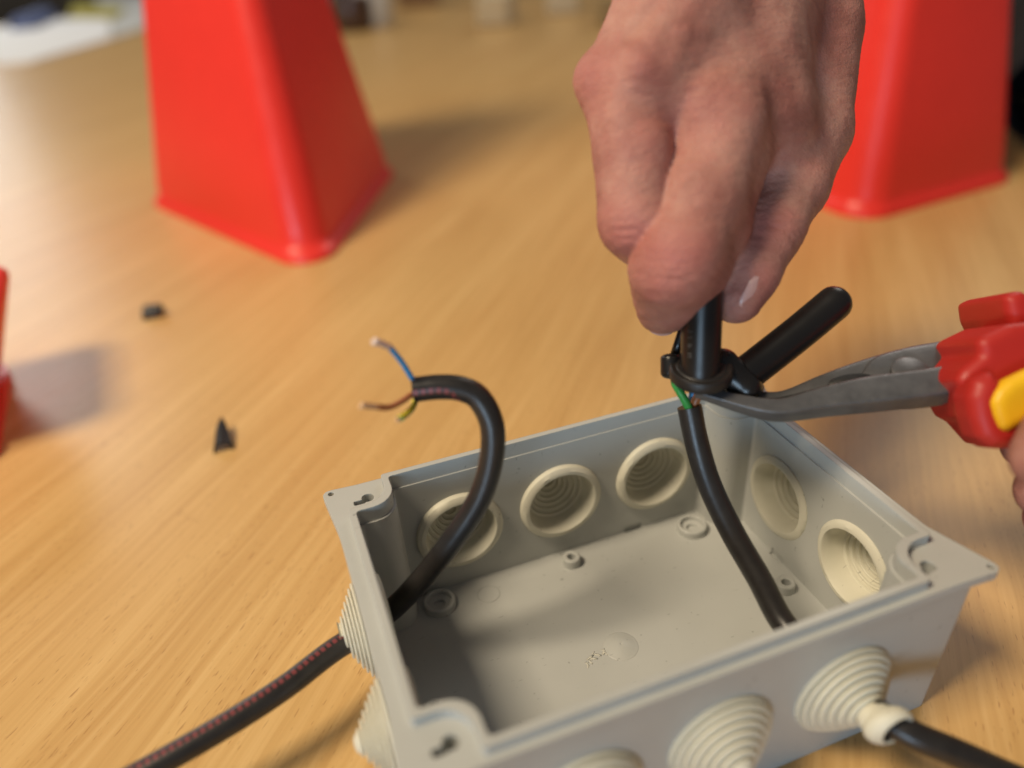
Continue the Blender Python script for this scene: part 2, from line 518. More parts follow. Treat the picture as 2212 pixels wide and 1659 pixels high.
for sx in (-1, 1):
    for sy in (-1, 1):
        kx, ky = sx*(a-6.0), sy*(b-5.0)
        # keyhole slot and pinhole in the ear
        T.append(link('c', prism_me('c', rounded([(kx-1.9, ky-1.9), (kx+1.9, ky-1.9), (kx+1.9, ky+1.9), (kx-1.9, ky+1.9)], 1.7), ZF-14, ZF+1)))
        T.append(link('c', prism_me('c', rounded([(kx-4.6, ky-2.2), (kx-1, ky-2.2), (kx-1, ky-.2), (kx-4.6, ky-.2)], .5), ZF-14, ZF+1)))
        e = 80.4 if sx > 0 else 76.4
        T.append(link('c', lathe_me('c', [(-4, .95), (4, .95)], (sx*e, sy*(YF-1.4), ZF), (0, 0, 1), 16, False)))
# moulding slots where floor meets wall
for x0, x1, y0, y1 in ((26, 33, b-3.4, b-1.9), (-58, -52, b-3.4, b-1.9), (a-3.6, a-2.2, 10, 16.5)):
    T.append(link('c', box_me('c', x0, x1, y0, y1, FLOOR-.9, FLOOR+2.0)))
boolean(body, T, 'DIFFERENCE')
body.data.materials.clear(); body.data.materials.append(M_BOX)
auto_smooth(body, 32)
jb = empty('junction_box', 'open grey plastic junction box with stepped rubber cable entries on all four sides', 'junction box', (0, 0, 0))
child_local(body, jb)

def gprof(tip_open, ridges=7, L=10.0, flap=True):
    """closed lathe profile; h=0 at the outer wall face, h<0 towards the inside of the box"""
    tw = 3.6
    inner = [(-tw-2.9, 12.7), (-tw-2.9, 14.0), (-tw-1.9, 15.2), (-tw-.05, 15.5), (-tw-.02, 13.5), (-.02, 13.5), (.02, 14.7), (1.5, 14.7)]
    out = []
    st = (L-1.5)/ridges
    for i in range(ridges):
        q = i/(ridges-1)
        r = 13.9-10.3*q**1.12
        h = 1.5+i*st
        out += [(h+.02, r-1.0), (h+st*.16, r-1.0), (h+st*.26, r-.25), (h+st*.42, r), (h+st*.75, r-.02), (h+st*.93, r-.25), (h+st, r-.7)]
    inn = [(.9, 11.0), (1.2, 10.6), (1.2, 10.0)]
    for i in range(6):
        r = 10.0-i*1.58; h = 1.2+i*1.2
        inn += [(h+1.15, r-.15), (h+.85, r-.35), (h+.85, r-.65), (h+1.2, r-.85), (h+1.2, r-1.58)]
    if tip_open:
        inn = [(min(h, L-.6), max(r, 3.75)) for h, r in inn if r > 3.3]
        if flap: out += [(L+.1, 4.4), (L+1.2, 4.5), (L+2.0, 5.3), (L+3.2, 6.0), (L+4.6, 6.1), (L+5.8, 5.5), (L+6.4, 4.6)]; inn += [(L-.3, 3.75), (L+4, 3.8), (L+6.1, 4.0)]
        else: out += [(L+.1, 4.5)]; inn += [(L-.2, 3.75)]
        return inner+out+inn[::-1]+[(-3.0, 11.8), (-tw-2.4, 12.4)]
    out += [(L+.2, 2.6), (L+.8, 2.1), (L+1.2, 1.1), (L+1.25, .02)]
    inn += [(8.4, .3), (8.4, .02)]
    return inner+out+inn[::-1]+[(-3.0, 11.8), (-tw-2.4, 12.4)]
for gx in (-GX, 0, GX):
    for s in (-1, 1):
        op = (s < 0 and gx > 1)
        g = link('grommet', lathe_me('grommet', gprof(op), (gx, s*(b+2.05), GZ), (0, s, 0), 44, True, .004, 0, (4, 0, 3) if op else None), M_GROM)
        auto_smooth(g, 40); child_local(g, jb)
for gy_ in (-GY, GY):
    for s in (-1, 1):
        op = (s < 0 and gy_ > 0)
        g = link('grommet', lathe_me('grommet', gprof(op, L=8.5 if op else 10, flap=False), (s*(XF-2.0), gy_, GZ), (s, 0, 0), 44, True, .004), M_GROM)
        auto_smooth(g, 40); child_local(g, jb)
# mounting bosses (large, counterbored) and small screw posts on the floor
def boss(name, x, y, R, r, hgt, depth, r2=None):
    pr = [(FLOOR-.4, R), (FLOOR+hgt-.4, R), (FLOOR+hgt, R-.4), (FLOOR+hgt, r+.25), (FLOOR+hgt-.25, r), (FLOOR+hgt-depth, r)]
    if r2: pr += [(FLOOR+hgt-depth-.02, r2), (FLOOR+.05, r2), (FLOOR+.04, .02)]
    else: pr += [(FLOOR+hgt-depth-.02, .02)]
    o = link(name, lathe_me(name, pr+[(FLOOR-.4, .02)], (x, y, 0), (0, 0, 1), 32, True), M_BOX)
    auto_smooth(o, 40); child_local(o, jb)
for x, y in ((-49.3, 40), (49.4, 38.1), (49.4, -38), (-49.3, -38)): boss('mounting_boss', x, y, 5.5, 4.2, 3.0, 1.9, 1.9)
for x, y in ((.6, 40.2), (62.4, -.3), (.6, -40), (-62.4, -.3)): boss('screw_post', x, y, 3.2, 1.45, 3.6, 3.2)
o = link('gate_mark', lathe_me('gate_mark', [(FLOOR-.6, 5.7), (FLOOR-.02, 5.7)]+[(FLOOR+.03+1.25*(1-(q/5.6)**2)**1.4, q) for q in (5.5, 5.1, 4.6, 4, 3.3, 2.5, 1.6, .8, .02)]+[(FLOOR-.6, .02)], (-.1, .2, 0), (0, 0, 1), 32, True), M_BOX)
child_local(o, jb)
o = link('ejector_mark', lathe_me('ejector_mark', [(FLOOR-.3, 4.0), (FLOOR+.10, 4.0), (FLOOR+.10, 3.7), (FLOOR-.3, 3.7)], (-32.1, 38.3, 0), (0, 0, 1), 32, True), M_BOX)
auto_smooth(o, 30); child_local(o, jb)
# scuffed white residue beside the gate mark
bm = bmesh.new()
for i in range(26):
    q = random.random(); x, y = -13.5+q*8.5, -1.8+q*1.6+random.gauss(0, .8)
    r = .15+random.random()**2*.8
    mtx = Matrix.Translation(Vector((x, y*.8, FLOOR+.03))*S) @ Matrix.Rotation(random.random()*3, 4, 'Z') @ Matrix.Diagonal((r*S*1.9, r*S*.5, .07*S, 1))
    bmesh.ops.create_icosphere(bm, subdivisions=1, radius=1, matrix=mtx)
me = bpy.data.meshes.new('residue'); bm.to_mesh(me); bm.free()
child_local(link('residue', me, mat('white_residue', (.60, .59, .52), .5)), jb)

# ------------------------------------------------------------------ cables
def wire(name, pts, r, m, parent, tip=None, tipm=None, tr=.9, tw=0.):
    me = tube_me(name, catmull(pts, 8), r, 14, True, twist=tw, uv=True)
    o = link(name, me, m); auto_smooth(o, 50); child_local(o, parent)
    if tip:
        bm = bmesh.new()
        A, B = np.array(tip[0], float), np.array(tip[1], float)
        d = B-A; L = np.linalg.norm(d); d /= L
        x = np.cross(d, [0, 0, 1.]); x /= np.linalg.norm(x); y = np.cross(d, x)
        V, F = [], []
        for k in range(9):
            an = k*2.4; rr = tr*.62*math.sqrt(k/9.)
            sp = 1+.5*random.random()
            q = [A+rr*(math.cos(an)*x+math.sin(an)*y), A+d*L*.5+rr*1.1*(math.cos(an+.5)*x+math.sin(an+.5)*y), A+d*L*(.92+.12*random.random())+rr*sp*(math.cos(an+.9)*x+math.sin(an+.9)*y)]
            mm = tube_me('s', catmull(q, 3), tr*.34, 6)
            n0 = len(V); V += [np.array(v.co)/S for v in mm.vertices]; F += [tuple(n0+i for i in p.vertices) for p in mm.polygons]
        t_ = link('strands', me_from('strands', V, F), tipm or M_COPPER); t_.parent = o; return t_
R1 = 3.4
c1 = empty('cable', 'black cable with red dashes looping up from the left wall with three loose wires', 'cable', (-90, 15, 21))
P1 = [(-268, -44, 5), (-220, -21, 14), (-178, -9.5, 20.5), (-147, -5, 23.5), (-120, 1, 25), (-102, 7, 25.5), (-88, 14, 25.5), (-76, 18.0, 26.4), (-63.6, 20, 31.5), at(962, 1188, 222), at(1030, 1088, 216), at(1060, 1000, 212), at(1063, 920, 209), at(1036, 862, 207.5), at(997, 840, 206.5), at(948, 836, 206), at(893, 842, 206)]
pts1 = catmull(P1, 10)
def TW(f, p):
    tc = CAM-p; tc = tc/np.linalg.norm(tc); z = np.array([0, 0, 1.]); lx = -M[:, 0]
    k = [(0, .30*tc+z), (.40, .05*tc+z), (.52, z-.6*tc), (.62, -tc+.2*lx), (.78, -tc+.6*lx), (.84, lx-.25*tc), (.885, .8*lx-.35*z+.6*tc), (.93, .95*tc-.30*z), (1, .95*tc-.25*z)]
    for (f0, a_), (f1, b_) in zip(k[:-1], k[1:]):
        if f0 <= f <= f1: t_ = (f-f0)/(f1-f0); return a_*(1-t_)+b_*t_
    return k[-1][1]
me = tube_me('sheath', pts1, R1, 36, True, twist=TW, uv=True)
o = link('sheath', me, M_CABLE_DASH); auto_smooth(o, 50); child_local(o, c1)
E1 = np.array(P1[-1]); d1 = pts1[-1]-pts1[-2]; d1 = d1/np.linalg.norm(d1)
wire('blue_wire', [at(906, 834, 206), at(892, 820, 205), at(868, 782, 200), at(842, 750, 194)], .78, M_BLUE, c1, (at(842, 750, 194), at(806, 736, 189)), M_TIN, 1.1)
wire('brown_wire', [at(906, 848, 205), at(890, 852, 204), at(866, 868, 200), at(840, 880, 196), at(815, 879, 192)], .82, M_BROWN, c1, (at(815, 879, 192), at(778, 876, 187)), M_COPPER, .95)
wire('earth_wire', [at(906, 852, 207), at(898, 864, 207), at(890, 882, 204), at(876, 896, 200), at(863, 904, 196)], .88, M_GY, c1, (at(863, 904, 196), at(857, 909, 195)), M_COPPER, .7, tw=.3)

c2 = empty('cable', 'plain black cable rising inside the box from its right front entry to the pliers', 'cable', (37, -50, 26))
P2 = [(150, -150, 4), (104, -112, 4.2), (75, -88, 10), (54, -76, 21.5), (43, -68, 26.6), (38.5, -55, 27), (36.8, -40, 27.2), at(1688, 1340, 221), at(1640, 1250, 225), at(1582, 1150, 229), at(1534, 1050, 231.5), at(1506, 960, 231.5), at(1489, 878, 230)]
pts2 = catmull(P2, 10)
o = link('sheath', tube_me('sheath', pts2, 3.62, 36, True, uv=True), M_CABLE); auto_smooth(o, 50); child_local(o, c2)
wire('earth_wire', [at(1490, 886, 228.5), at(1480, 866, 227.5), at(1468, 845, 227), at(1458, 826, 228), at(1462, 806, 230)], 1.25, M_GY, c2)
wire('blue_wire', [at(1494, 888, 231), at(1495, 866, 231), at(1497, 848, 230.5), at(1503, 828, 230)], 1.15, M_BLUE, c2)
wire('brown_wire', [at(1500, 888, 230), at(1502, 868, 229), at(1510, 852, 228.5), at(1518, 838, 228)], 1.3, M_BROWN, c2)

# ------------------------------------------------------------------ black tool held in the fist
tl = empty('cable_tool', 'glossy black sleeve tool with round collar and slanting handle held upright over the box corner', 'tool', at(1512, 810, 222))
A0, A1 = at(1512, 812, 222.5), at(1520, 560, 216)
p_, r_ = round_tube([A0+(A1-A0)*t_ for t_ in np.linspace(-.02, 1.25, 14)], 5.7, .4, .5)
o = link('tube', tube_me('tube', p_, r_, 36), M_BLK); auto_smooth(o, 60); child_local(o, tl)
# raised digits moulded along the tube
ax = (A1-A0)/np.linalg.norm(A1-A0)
aN = -M[:, 0]*.62+(CAM-A0)/np.linalg.norm(CAM-A0)*.85
aN -= ax*(aN@ax); aN /= np.linalg.norm(aN); aT = np.cross(ax, aN)
V, F = [], []
def stroke(h, g):
    global V, F
    q = []
    for x_, y_ in g:
        an = y_/5.7; q.append(A0+ax*(h+x_)+5.72*(math.cos(an)*aN+math.sin(an)*aT))
    mm = tube_me('s', q, .07, 6); n0 = len(V)
    V += [np.array(v.co)/S for v in mm.vertices]; F += [tuple(n0+i for i in p.vertices) for p in mm.polygons]
stroke(6.2, [(0, -.7), (0, .7)]); stroke(6.2, [(0, .7), (1.0, -.7)]); stroke(6.2, [(1.0, -.7), (1.0, .7)])
stroke(9.0, [(.9, .6), (.3, .3), (0, -.1), (.1, -.6), (.5, -.75), (.9, -.55), (.9, -.1), (.5, .1), (.15, -.1)])
stroke(11.6, [(0, -.75), (.25, .6)]); stroke(13.4, [(0, .7), (0, -.7), (.7, -.7)])
o = link('moulded_marking', me_from('moulded_marking', V, F), mat('worn_black', (.10, .10, .10), .5)); child_local(o, tl)
# collar
Cc = at(1514, 800, 223)
o = link('collar', lathe_me('collar', [(-2.3, 5.6), (-2.3, 8.5), (-1.7, 9.1), (.9, 9.1), (1.5, 8.6), (1.3, 7.2), (1.6, 6.9), (1.7, 5.5)], Cc, (-.03, -.10, 1), 48, True), M_RING)
auto_smooth(o, 40); child_local(o, tl)
# thin torn flash round the tube where it meets the collar
q = []
xx = np.cross(ax, [1., 0, 0]); xx /= np.linalg.norm(xx); yy = np.cross(ax, xx)
for k in range(40):
    an = 2*math.pi*k/40; rr = 5.85+.4*random.random()
    q.append(Cc+ax*(1.9+.5*random.random())+rr*(math.cos(an)*xx+math.sin(an)*yy))
o = link('flash', tube_me('flash', q+[q[0]], .10, 6), M_BLK); child_local(o, tl)
p_, r_ = round_tube(list(np.linspace(at(1448, 774, 227), at(1448, 806, 227), 5)), 2.9, .5, .6)
o = link('lug', tube_me('lug', p_, r_, 24), M_BLK); child_local(o, tl)
p_, r_ = round_tube(list(np.linspace(at(1450, 800, 227), at(1500, 820, 226), 5)), 2.6, .5, .5)
o = link('lug_arm', tube_me('lug_arm', p_, r_, 20), M_BLK); child_local(o, tl)
o = link('rod', tube_me('rod', list(np.linspace(at(1456, 770, 229), at(1492, 660, 226), 5)), 1.35, 14), M_BLK); child_local(o, tl)
p_, r_ = round_tube(catmull([at(1606, 812, 229), at(1650, 778, 230), at(1730, 715, 231), at(1802, 655, 232)], 5), 5.35, .8, .9)
o = link('handle', tube_me('handle', p_, r_, 32), M_BLK); auto_smooth(o, 60); child_local(o, tl)
def knuckle(P):
    d = seg_d(P, camsp(1560, 790, -0+228)*1., camsp(1612, 838, 226), 5.2, 4.3)
    d = smin(d, seg_d(P, camsp(1612, 838, 226), camsp(1634, 838, 228), 4.2, 2.2), 2)
    return smin(d, seg_d(P, camsp(1536, 800, 226), camsp(1580, 815, 227), 4.0, 4.6), 2)
lo = np.min([camsp(1520, 850, 226), camsp(1640, 760, 226)], 0)-9; hi = np.max([camsp(1520, 850, 226), camsp(1640, 760, 226)], 0)+9
pos, F = surface_nets(knuckle, lo, hi, .6)
child_local(link('knuckle', cam_mesh('knuckle', pos, F), M_BLK), tl)

# ------------------------------------------------------------------ pliers
pl = empty('pliers', 'bent nose pliers with grey jaws and red and yellow insulated handle gripping the wires', 'pliers', at(2000, 830, 222))
# local frame: along the jaw, lateral (between the jaws, receding), normal (up)
def jaw(name, secs, m):
    """secs: (u, v, depth, width_mm, thick_mm) centre of the section"""
    C_ = [at(s[0], s[1], s[2]) for s in secs]
    C2 = catmull(C_, 5); n = len(C2)
    ws = catmull([np.array([s[3], s[4], 0]) for s in secs], 5)
    V, F = [], []
    k = 20
    Nn = np.array([-.05, -.30, .95]); Nn /= np.linalg.norm(Nn)
    for i in range(n):
        T_ = C2[min(i+1, n-1)]-C2[max(i-1, 0)]; T_ /= np.linalg.norm(T_)
        Lt = np.cross(Nn, T_); Lt /= np.linalg.norm(Lt); U = np.cross(T_, Lt)
        wd, th = ws[i][0]/2, ws[i][1]/2
        for j in range(k):
            an = 2*math.pi*(j+.5)/k; c_, s_ = math.cos(an), math.sin(an)
            e = .27
            V.append(C2[i]+Lt*wd*math.copysign(abs(c_)**e, c_)+U*th*math.copysign(abs(s_)**e, s_))
    for i in range(n-1):
        for j in range(k): F.append((i*k+j, i*k+(j+1) % k, (i+1)*k+(j+1) % k, (i+1)*k+j))
    F.append(tuple(range(k))[::-1]); F.append(tuple((n-1)*k+j for j in range(k)))
    o = link(name, me_from(name, V, F), m); auto_smooth(o, 38); child_local(o, pl); return o
front = jaw('jaw', [(1503, 847, 223, 2.6, 2.4), (1540, 856, 222, 3.4, 3.0), (1598, 872, 221, 4.4, 3.8), (1652, 884, 220, 5.2, 4.6), (1700, 885, 219.5, 5.6, 5.2), (1782, 868, 219.8, 7.4, 6.0), (1880, 852, 219.2, 9.4, 6.2), (1980, 840, 218, 9.6, 6.2), (2060, 828, 217.5, 9.6, 6.2)], M_STEEL)
back = jaw('jaw', [(1540, 842, 227.5, 2.4, 2.4), (1600, 855, 227.5, 3.2, 3.0), (1652, 864, 227.5, 3.8, 3.8), (1700, 862, 227.5, 4.2, 4.6), (1782, 842, 227, 8.0, 5.6), (1880, 812, 229, 9.6, 6.0), (1980, 790, 229.5, 11.5, 6.0), (2060, 776, 230, 11.5, 6.0)], M_STEEL)
jaw('joint', [(1868, 836, 223.3, 7, 4.2), (1895, 831, 223.4, 14, 5.5), (1930, 824, 223.5, 18, 5.8), (1990, 813, 223.8, 19.5, 5.8), (2062, 802, 224, 19.5, 5.8)], M_STEEL)
# dark strip in the jaw slit, pipe-grip hole as a shade-dark disc, the pivot
o = jaw('jaw_slit_strip', [(1560, 850, 224.6, .9, 1.6), (1652, 868, 224.2, 1.2, 2.6), (1700, 866, 224, 1.4, 3.6), (1790, 846, 223.6, 1.6, 5.0)], M_DARK)
Nn = np.array([-.05, -.30, .95]); Nn /= np.linalg.norm(Nn)
def disc(name, c, rx, ry, h, m, d1=None):
    V, F = [], []; k = 28
    T_ = at(2000, 820, 222)-at(1800, 850, 222); T_ /= np.linalg.norm(T_); Lt = np.cross(Nn, T_); Lt /= np.linalg.norm(Lt); U = np.cross(T_, Lt)
    for lev, sc_ in ((-h, 1), (h*.7, 1), (h, .9)):
        for j in range(k):
            an = 2*math.pi*j/k; V.append(c+T_*rx*sc_*math.cos(an)+Lt*ry*sc_*math.sin(an)+U*lev)
    for l in (0, 1):
        for j in range(k): F.append((l*k+j, l*k+(j+1) % k, (l+1)*k+(j+1) % k, (l+1)*k+j))
    F.append(tuple(range(k))[::-1]); F.append(tuple(2*k+j for j in range(k)))
    o = link(name, me_from(name, V, F), m); auto_smooth(o, 40); child_local(o, pl); return o
disc('pipe_grip_shade', at(1838, 826, 222.5), 6.6, 2.3, 1.3, M_DARK)  # solid disc, the shade of the hole put into its colour
disc('pivot', at(1965, 803, 221), 5.2, 5.0, 1.1, M_STEEL)

# insulated handles, moulded shapes from their outlines
def moulded(name, poly, d0, d1, rnd, m, parent=pl, h=.6, extra=None):
    dm = (d0+d1)/2
    pc = [camsp(u, v, dm)[:2] for u, v in poly]
    def f(P):
        s = -P[:, 2]/dm                              # keep the outline along the line of sight straight in space
        q = poly_sdf(P[:, :2], pc)+rnd
        z = np.abs(-P[:, 2]-dm)-(d1-d0)/2+rnd
        d = np.minimum(np.maximum(q, z), 0)+np.hypot(np.maximum(q, 0), np.maximum(z, 0))-rnd
        return d if extra is None else extra(P, d)
    pa = np.array(pc)
    lo = np.array([pa[:, 0].min()-2, pa[:, 1].min()-2, -d1-2]); hi = np.array([pa[:, 0].max()+2, pa[:, 1].max()+2, -d0+2])
    pos, F = surface_nets(f, lo, hi, h)
    o = child_local(link(name, cam_mesh(name, pos, F), m), parent)
    sm = o.modifiers.new('smooth', 'SMOOTH'); sm.factor = .5; sm.iterations = 8
    return o
hd = moulded('handle', [(2018, 822), (2030, 800), (2066, 770), (2061, 745), (2070, 733), (2126, 706), (2180, 700), (2330, 690), (2330, 790), (2330, 900), (2230, 930), (2175, 950), (2130, 965), (2085, 915), (2060, 902)], 205, 229, 3.0, M_REDH)
def guard_x(P, d): return d
gd = moulded('finger_guard', [(2070, 858), (2082, 820), (2120, 800), (2150, 830), (2330, 800), (2330, 880), (2200, 925), (2178, 950), (2150, 969), (2118, 966), (2092, 944), (2076, 900)], 199.5, 212, 4.2, M_REDH)
gd2 = moulded('finger_guard', [(2114, 650), (2134, 640), (2152, 637), (2166, 648), (2190, 657), (2330, 690), (2330, 745), (2205, 730), (2165, 714), (2132, 715), (2120, 690)], 212, 238, 3.0, M_REDH)
yg = moulded('soft_grip', [(2130, 868), (2142, 842), (2166, 820), (2215, 796), (2330, 770), (2330, 860), (2225, 895), (2196, 917), (2166, 934), (2150, 926), (2138, 900)], 197.6, 204, 2.6, M_YEL)

# ------------------------------------------------------------------ hands
def chain(P, pts, k=2.0):
    d = None
    for (p0, r0), (p1, r1) in zip(pts[:-1], pts[1:]):
        s = seg_d(P, camsp(*p0), camsp(*p1), r0, r1); d = s if d is None else smin(d, s, k)
    return d
PIPb = camsp(1452, 572, 205); AXb = camsp(1445, 650, 216)-camsp(1520, 330, 208); AXb /= np.linalg.norm(AXb)
IPc = camsp(1672, 486, 225); AXc = camsp(1600, 640, 220)-camsp(1740, 330, 226); AXc /= np.linalg.norm(AXc)
def hand_sdf(P):
    pal = chain(P, [((1650, -150, 240), 13.8), ((1600, 80, 227), 13.8), ((1538, 255, 217), 12.6)])
    pal = smin(pal, chain(P, [((1580, -150, 226), 14), ((1500, 20, 215), 13), ((1408, 170, 212), 11.2)]), 9)
    pal = smin(pal, chain(P, [((1500, -150, 228), 14.5), ((1420, 10, 219), 12), ((1340, 165, 217), 10.3)]), 9)
    pal = smin(pal, chain(P, [((1490, -150, 240), 14), ((1420, 30, 236), 12), ((1350, 190, 235), 9)]), 9)
    pal = smin(pal, chain(P, [((1735, -150, 256), 17.6), ((1757, 60, 254), 15.2), ((1748, 280, 247), 12.8)]), 10)
    pal = smin(pal, chain(P, [((1640, -150, 246), 20), ((1620, 200, 236), 17)]), 10)
    # knuckle heads
    for u, v, d_, r in ((1290, 172, 214, 6.6), (1378, 150, 206, 6.5), (1540, 228, 212.5, 7.5)):
        pal = smin(pal, np.linalg.norm(P-camsp(u, v, d_), axis=1)-r, 5)
    # extensor tendons
    for q in ([((1378, 150, 202.5), 2.0), ((1470, -20, 205.5), 1.7), ((1520, -150, 216), 1.5)],
              [((1340, 170, 207), 2.0), ((1336, 260, 206), 1.7), ((1350, 330, 206.5), 1.4)]):
        pal = smin(pal, chain(P, q), 4.5)
    A = chain(P, [((1345, 190, 216), 11.0), ((1366, 330, 213.5), 10.8), ((1371, 478, 213), 9.9), ((1385, 500, 219), 9.4), ((1450, 560, 236), 8.2), ((1475, 590, 242), 7.6)])
    ring = chain(P, [((1350, 190, 228), 10), ((1385, 430, 231), 9), ((1450, 520, 246), 7.6), ((1500, 480, 250), 7)])
    lit = chain(P, [((1365, 200, 240), 8.6), ((1410, 380, 246), 7.8), ((1460, 440, 256), 6.8), ((1500, 400, 258), 6.2)])
    B = chain(P, [((1562, 270, 215.5), 12.0), ((1514, 430, 212.5), 11.6), ((1464, 552, 209.5), 11.5), ((1448, 585, 212), 10.8), ((1442, 630, 219.5), 9.3), ((1434, 662, 225), 8.0)], 3.5)
    B = smin(B, chain(P, [((1575, 330, 223), 12), ((1530, 480, 220.5), 11.4), ((1490, 575, 217), 10.6), ((1462, 640, 222), 8.2)], 3), 4)
    Cc_ = chain(P, [((1748, 285, 247), 12.9), ((1710, 395, 239), 11.2), ((1656, 500, 231), 10.1), ((1617, 590, 226), 8.7), ((1592, 645, 225), 7.4)], 3)
    Cc_ = smin(Cc_, np.linalg.norm(P-camsp(1684, 478, 229), axis=1)-6.5, 4)
    # web of skin between thumb and index
    web = chain(P, [((1605, 225, 228), 11.5), ((1700, 300, 239), 10.5)])
    pal = smin(pal, web, 9)
    fin = smin(smin(A, B, .15), ring, .5); fin = smin(fin, lit, .7)
    pal = smin(pal, chain(P, [((1600, 60, 228), 12), ((1655, 250, 229), 11.2), ((1672, 330, 234), 9.0), ((1650, 440, 237), 6.0)]), 8)
    d = smin(pal, fin, 4.6)
    d = smin(d, Cc_, 2.6)
    # creases over the finger joints
    for c0, AX, offs, R_, cv in ((PIPb, AXb, (-3.2, -1.2, .9, 3.4), 15, .025), (IPc, AXc, (-4.2, -2.2, .2, 2.4), 12, .02), (camsp(1362, 492, 204), AXb, (-1.5, .8, 2.8), 10, .03)):
        rel = P-c0; s = rel@AX; r2 = (rel**2).sum(1)-s*s
        wv_ = .35*np.sin(rel[:, 0]*.55+1)+.25*np.sin(rel[:, 0]*1.3)
        fall = np.clip(1-np.sqrt((rel**2).sum(1))/R_, 0, 1)
        for i_, of in enumerate(offs):
            d = d+fall*(.75 if i_ % 2 else .5)*np.exp(-((s-of-cv*r2*.6+wv_)/.75)**2)
    for q, r_ in ((((1480, -120, 214), (1500, -10, 203.5), (1470, 70, 203.5), (1440, 150, 204)), 1.5), (((1600, -120, 221), (1570, 0, 210), (1505, 80, 206.5), (1480, 200, 212.5)), 1.4), (((1420, -120, 219), (1400, 0, 206), (1345, 90, 207)), 1.3)):
        vv = chain(P, [(c_, r_) for c_ in q], 2)
        d = smin(d, vv, 3.2)
    wr = np.sin(P[:, 1]*2.3+1.2*np.sin(P[:, 0]*.35)+.8*np.sin(P[:, 2]*.4))*np.sin(P[:, 0]*.21+P[:, 1]*.13)
    d = d+.07*wr
    # gentle unevenness of living skin
    d = d+.22*np.sin(P[:, 0]*.33+1.3)*np.sin(P[:, 1]*.27+.4)*np.sin(P[:, 2]*.3)
    return d
pos, F = surface_nets(hand_sdf, (14, 10, -275), (116, 140, -190), .72)
me = cam_mesh('hand', pos, F)
hand = link('hand', me, M_SKIN)
tag(hand, 'bare right hand reaching down from the top edge, fist closed round the black tube', 'hand')
fl_ = np.zeros(len(pos))
for u, v, d_, R_, s_ in ((1285, 170, 208, 14, .8), (1385, 150, 200, 13, .5), (1540, 230, 198, 15, .5), (1455, 560, 200, 16, 1), (1362, 500, 204, 15, .9), (1690, 480, 213, 13, 1.2), (1660, 600, 215, 9, .8), (1400, 300, 204, 16, .5), (1600, 660, 217, 9, .4)):
    fl_ = np.maximum(fl_, s_*np.clip(1-np.linalg.norm(pos-camsp(u, v, d_), axis=1)/R_, 0, 1))
at_ = me.attributes.new('flush', 'FLOAT', 'POINT'); at_.data.foreach_set('value', fl_.astype(np.float32))
def nail(parent, c, ax_, nrm, wd, ln, r):
    c = np.array(c, float); ax_ = np.array(ax_)/np.linalg.norm(ax_); nrm = np.array(nrm, float); nrm -= ax_*(nrm@ax_); nrm /= np.linalg.norm(nrm)
    sd = np.cross(ax_, nrm); V, F = [], []; n1, n2 = 9, 9
    for top_ in (0, 1):
        for i in range(n1):
            for j in range(n2):
                s = (i/(n1-1)-.5)*2; q = (j/(n2-1)-.5)*2
                ww = wd/2*(1-.25*max(0, -s)**3)*(1-.12*max(0, s)**4)
                an = q*ww/r
                p = c+ax_*ln/2*s*(1-.12*q*q)+sd*r*math.sin(an)+nrm*(r*math.cos(an)-r-.12*s*s*ln*.3+(.25 if top_ else -.35))
                V.append(p)
    m_ = n1*n2
    for i in range(n1-1):
        for j in range(n2-1):
            q = (i*n2+j, i*n2+j+1, (i+1)*n2+j+1, (i+1)*n2+j); F.append(tuple(m_+x for x in q)); F.append(q[::-1])
    edge = [j for j in range(n2)]+[i*n2+n2-1 for i in range(1, n1)]+[(n1-1)*n2+j for j in range(n2-2, -1, -1)]+[i*n2 for i in range(n1-2, 0, -1)]
    for x, y in zip(edge, edge[1:]+edge[:1]): F.append((y, x, m_+x, m_+y))
    W = [CAM+M@p for p in V]
    o = link('fingernail', me_from('fingernail', W, F), M_NAIL); auto_smooth(o, 60); o.parent = parent; return o
nail(hand, camsp(1636, 639, 219.8), camsp(1598, 672, 220)-camsp(1640, 590, 218), (.80, .10, .58), 10.5, 10.5, 7.6)
nail(hand, camsp(1432, 709, 229), (-.05, -.6, -.8), (-.1, -.85, .35), 8, 7, 6)

def hand2(P):
    d = chain(P, [((2262, 990, 180), 7.9), ((2300, 930, 198), 9.5), ((2400, 860, 215), 11)])
    for k_ in range(3):
        d = smin(d, chain(P, [((2262+20*k_, 1060+60*k_, 214+5*k_), 8.2), ((2350+10*k_, 1010+50*k_, 210+5*k_), 9), ((2450, 980+40*k_, 220+6*k_), 10)]), .8)
    d = smin(d, chain(P, [((2440, 900, 222), 14), ((2560, 1040, 228), 18)]), 8)
    return smin(d, chain(P, [((2225, 960, 220), 7.6), ((2250, 900, 232), 8), ((2330, 860, 236), 9), ((2430, 900, 230), 11)]), .8)
lo = np.minimum(camsp(2190, 1280, 230), camsp(2600, 780, 190)); hi = np.maximum(camsp(2140, 760, 230), camsp(2600, 780, 250))
pos, F = surface_nets(hand2, (min(lo[0], 108)-3, lo[1]-14, -255), (hi[0], hi[1]+8, -160), .9)
h2 = link('hand', cam_mesh('hand', pos, F), M_SKIN)
tag(h2, 'fingertip of the other hand at the right edge below the yellow grip of the pliers', 'hand')

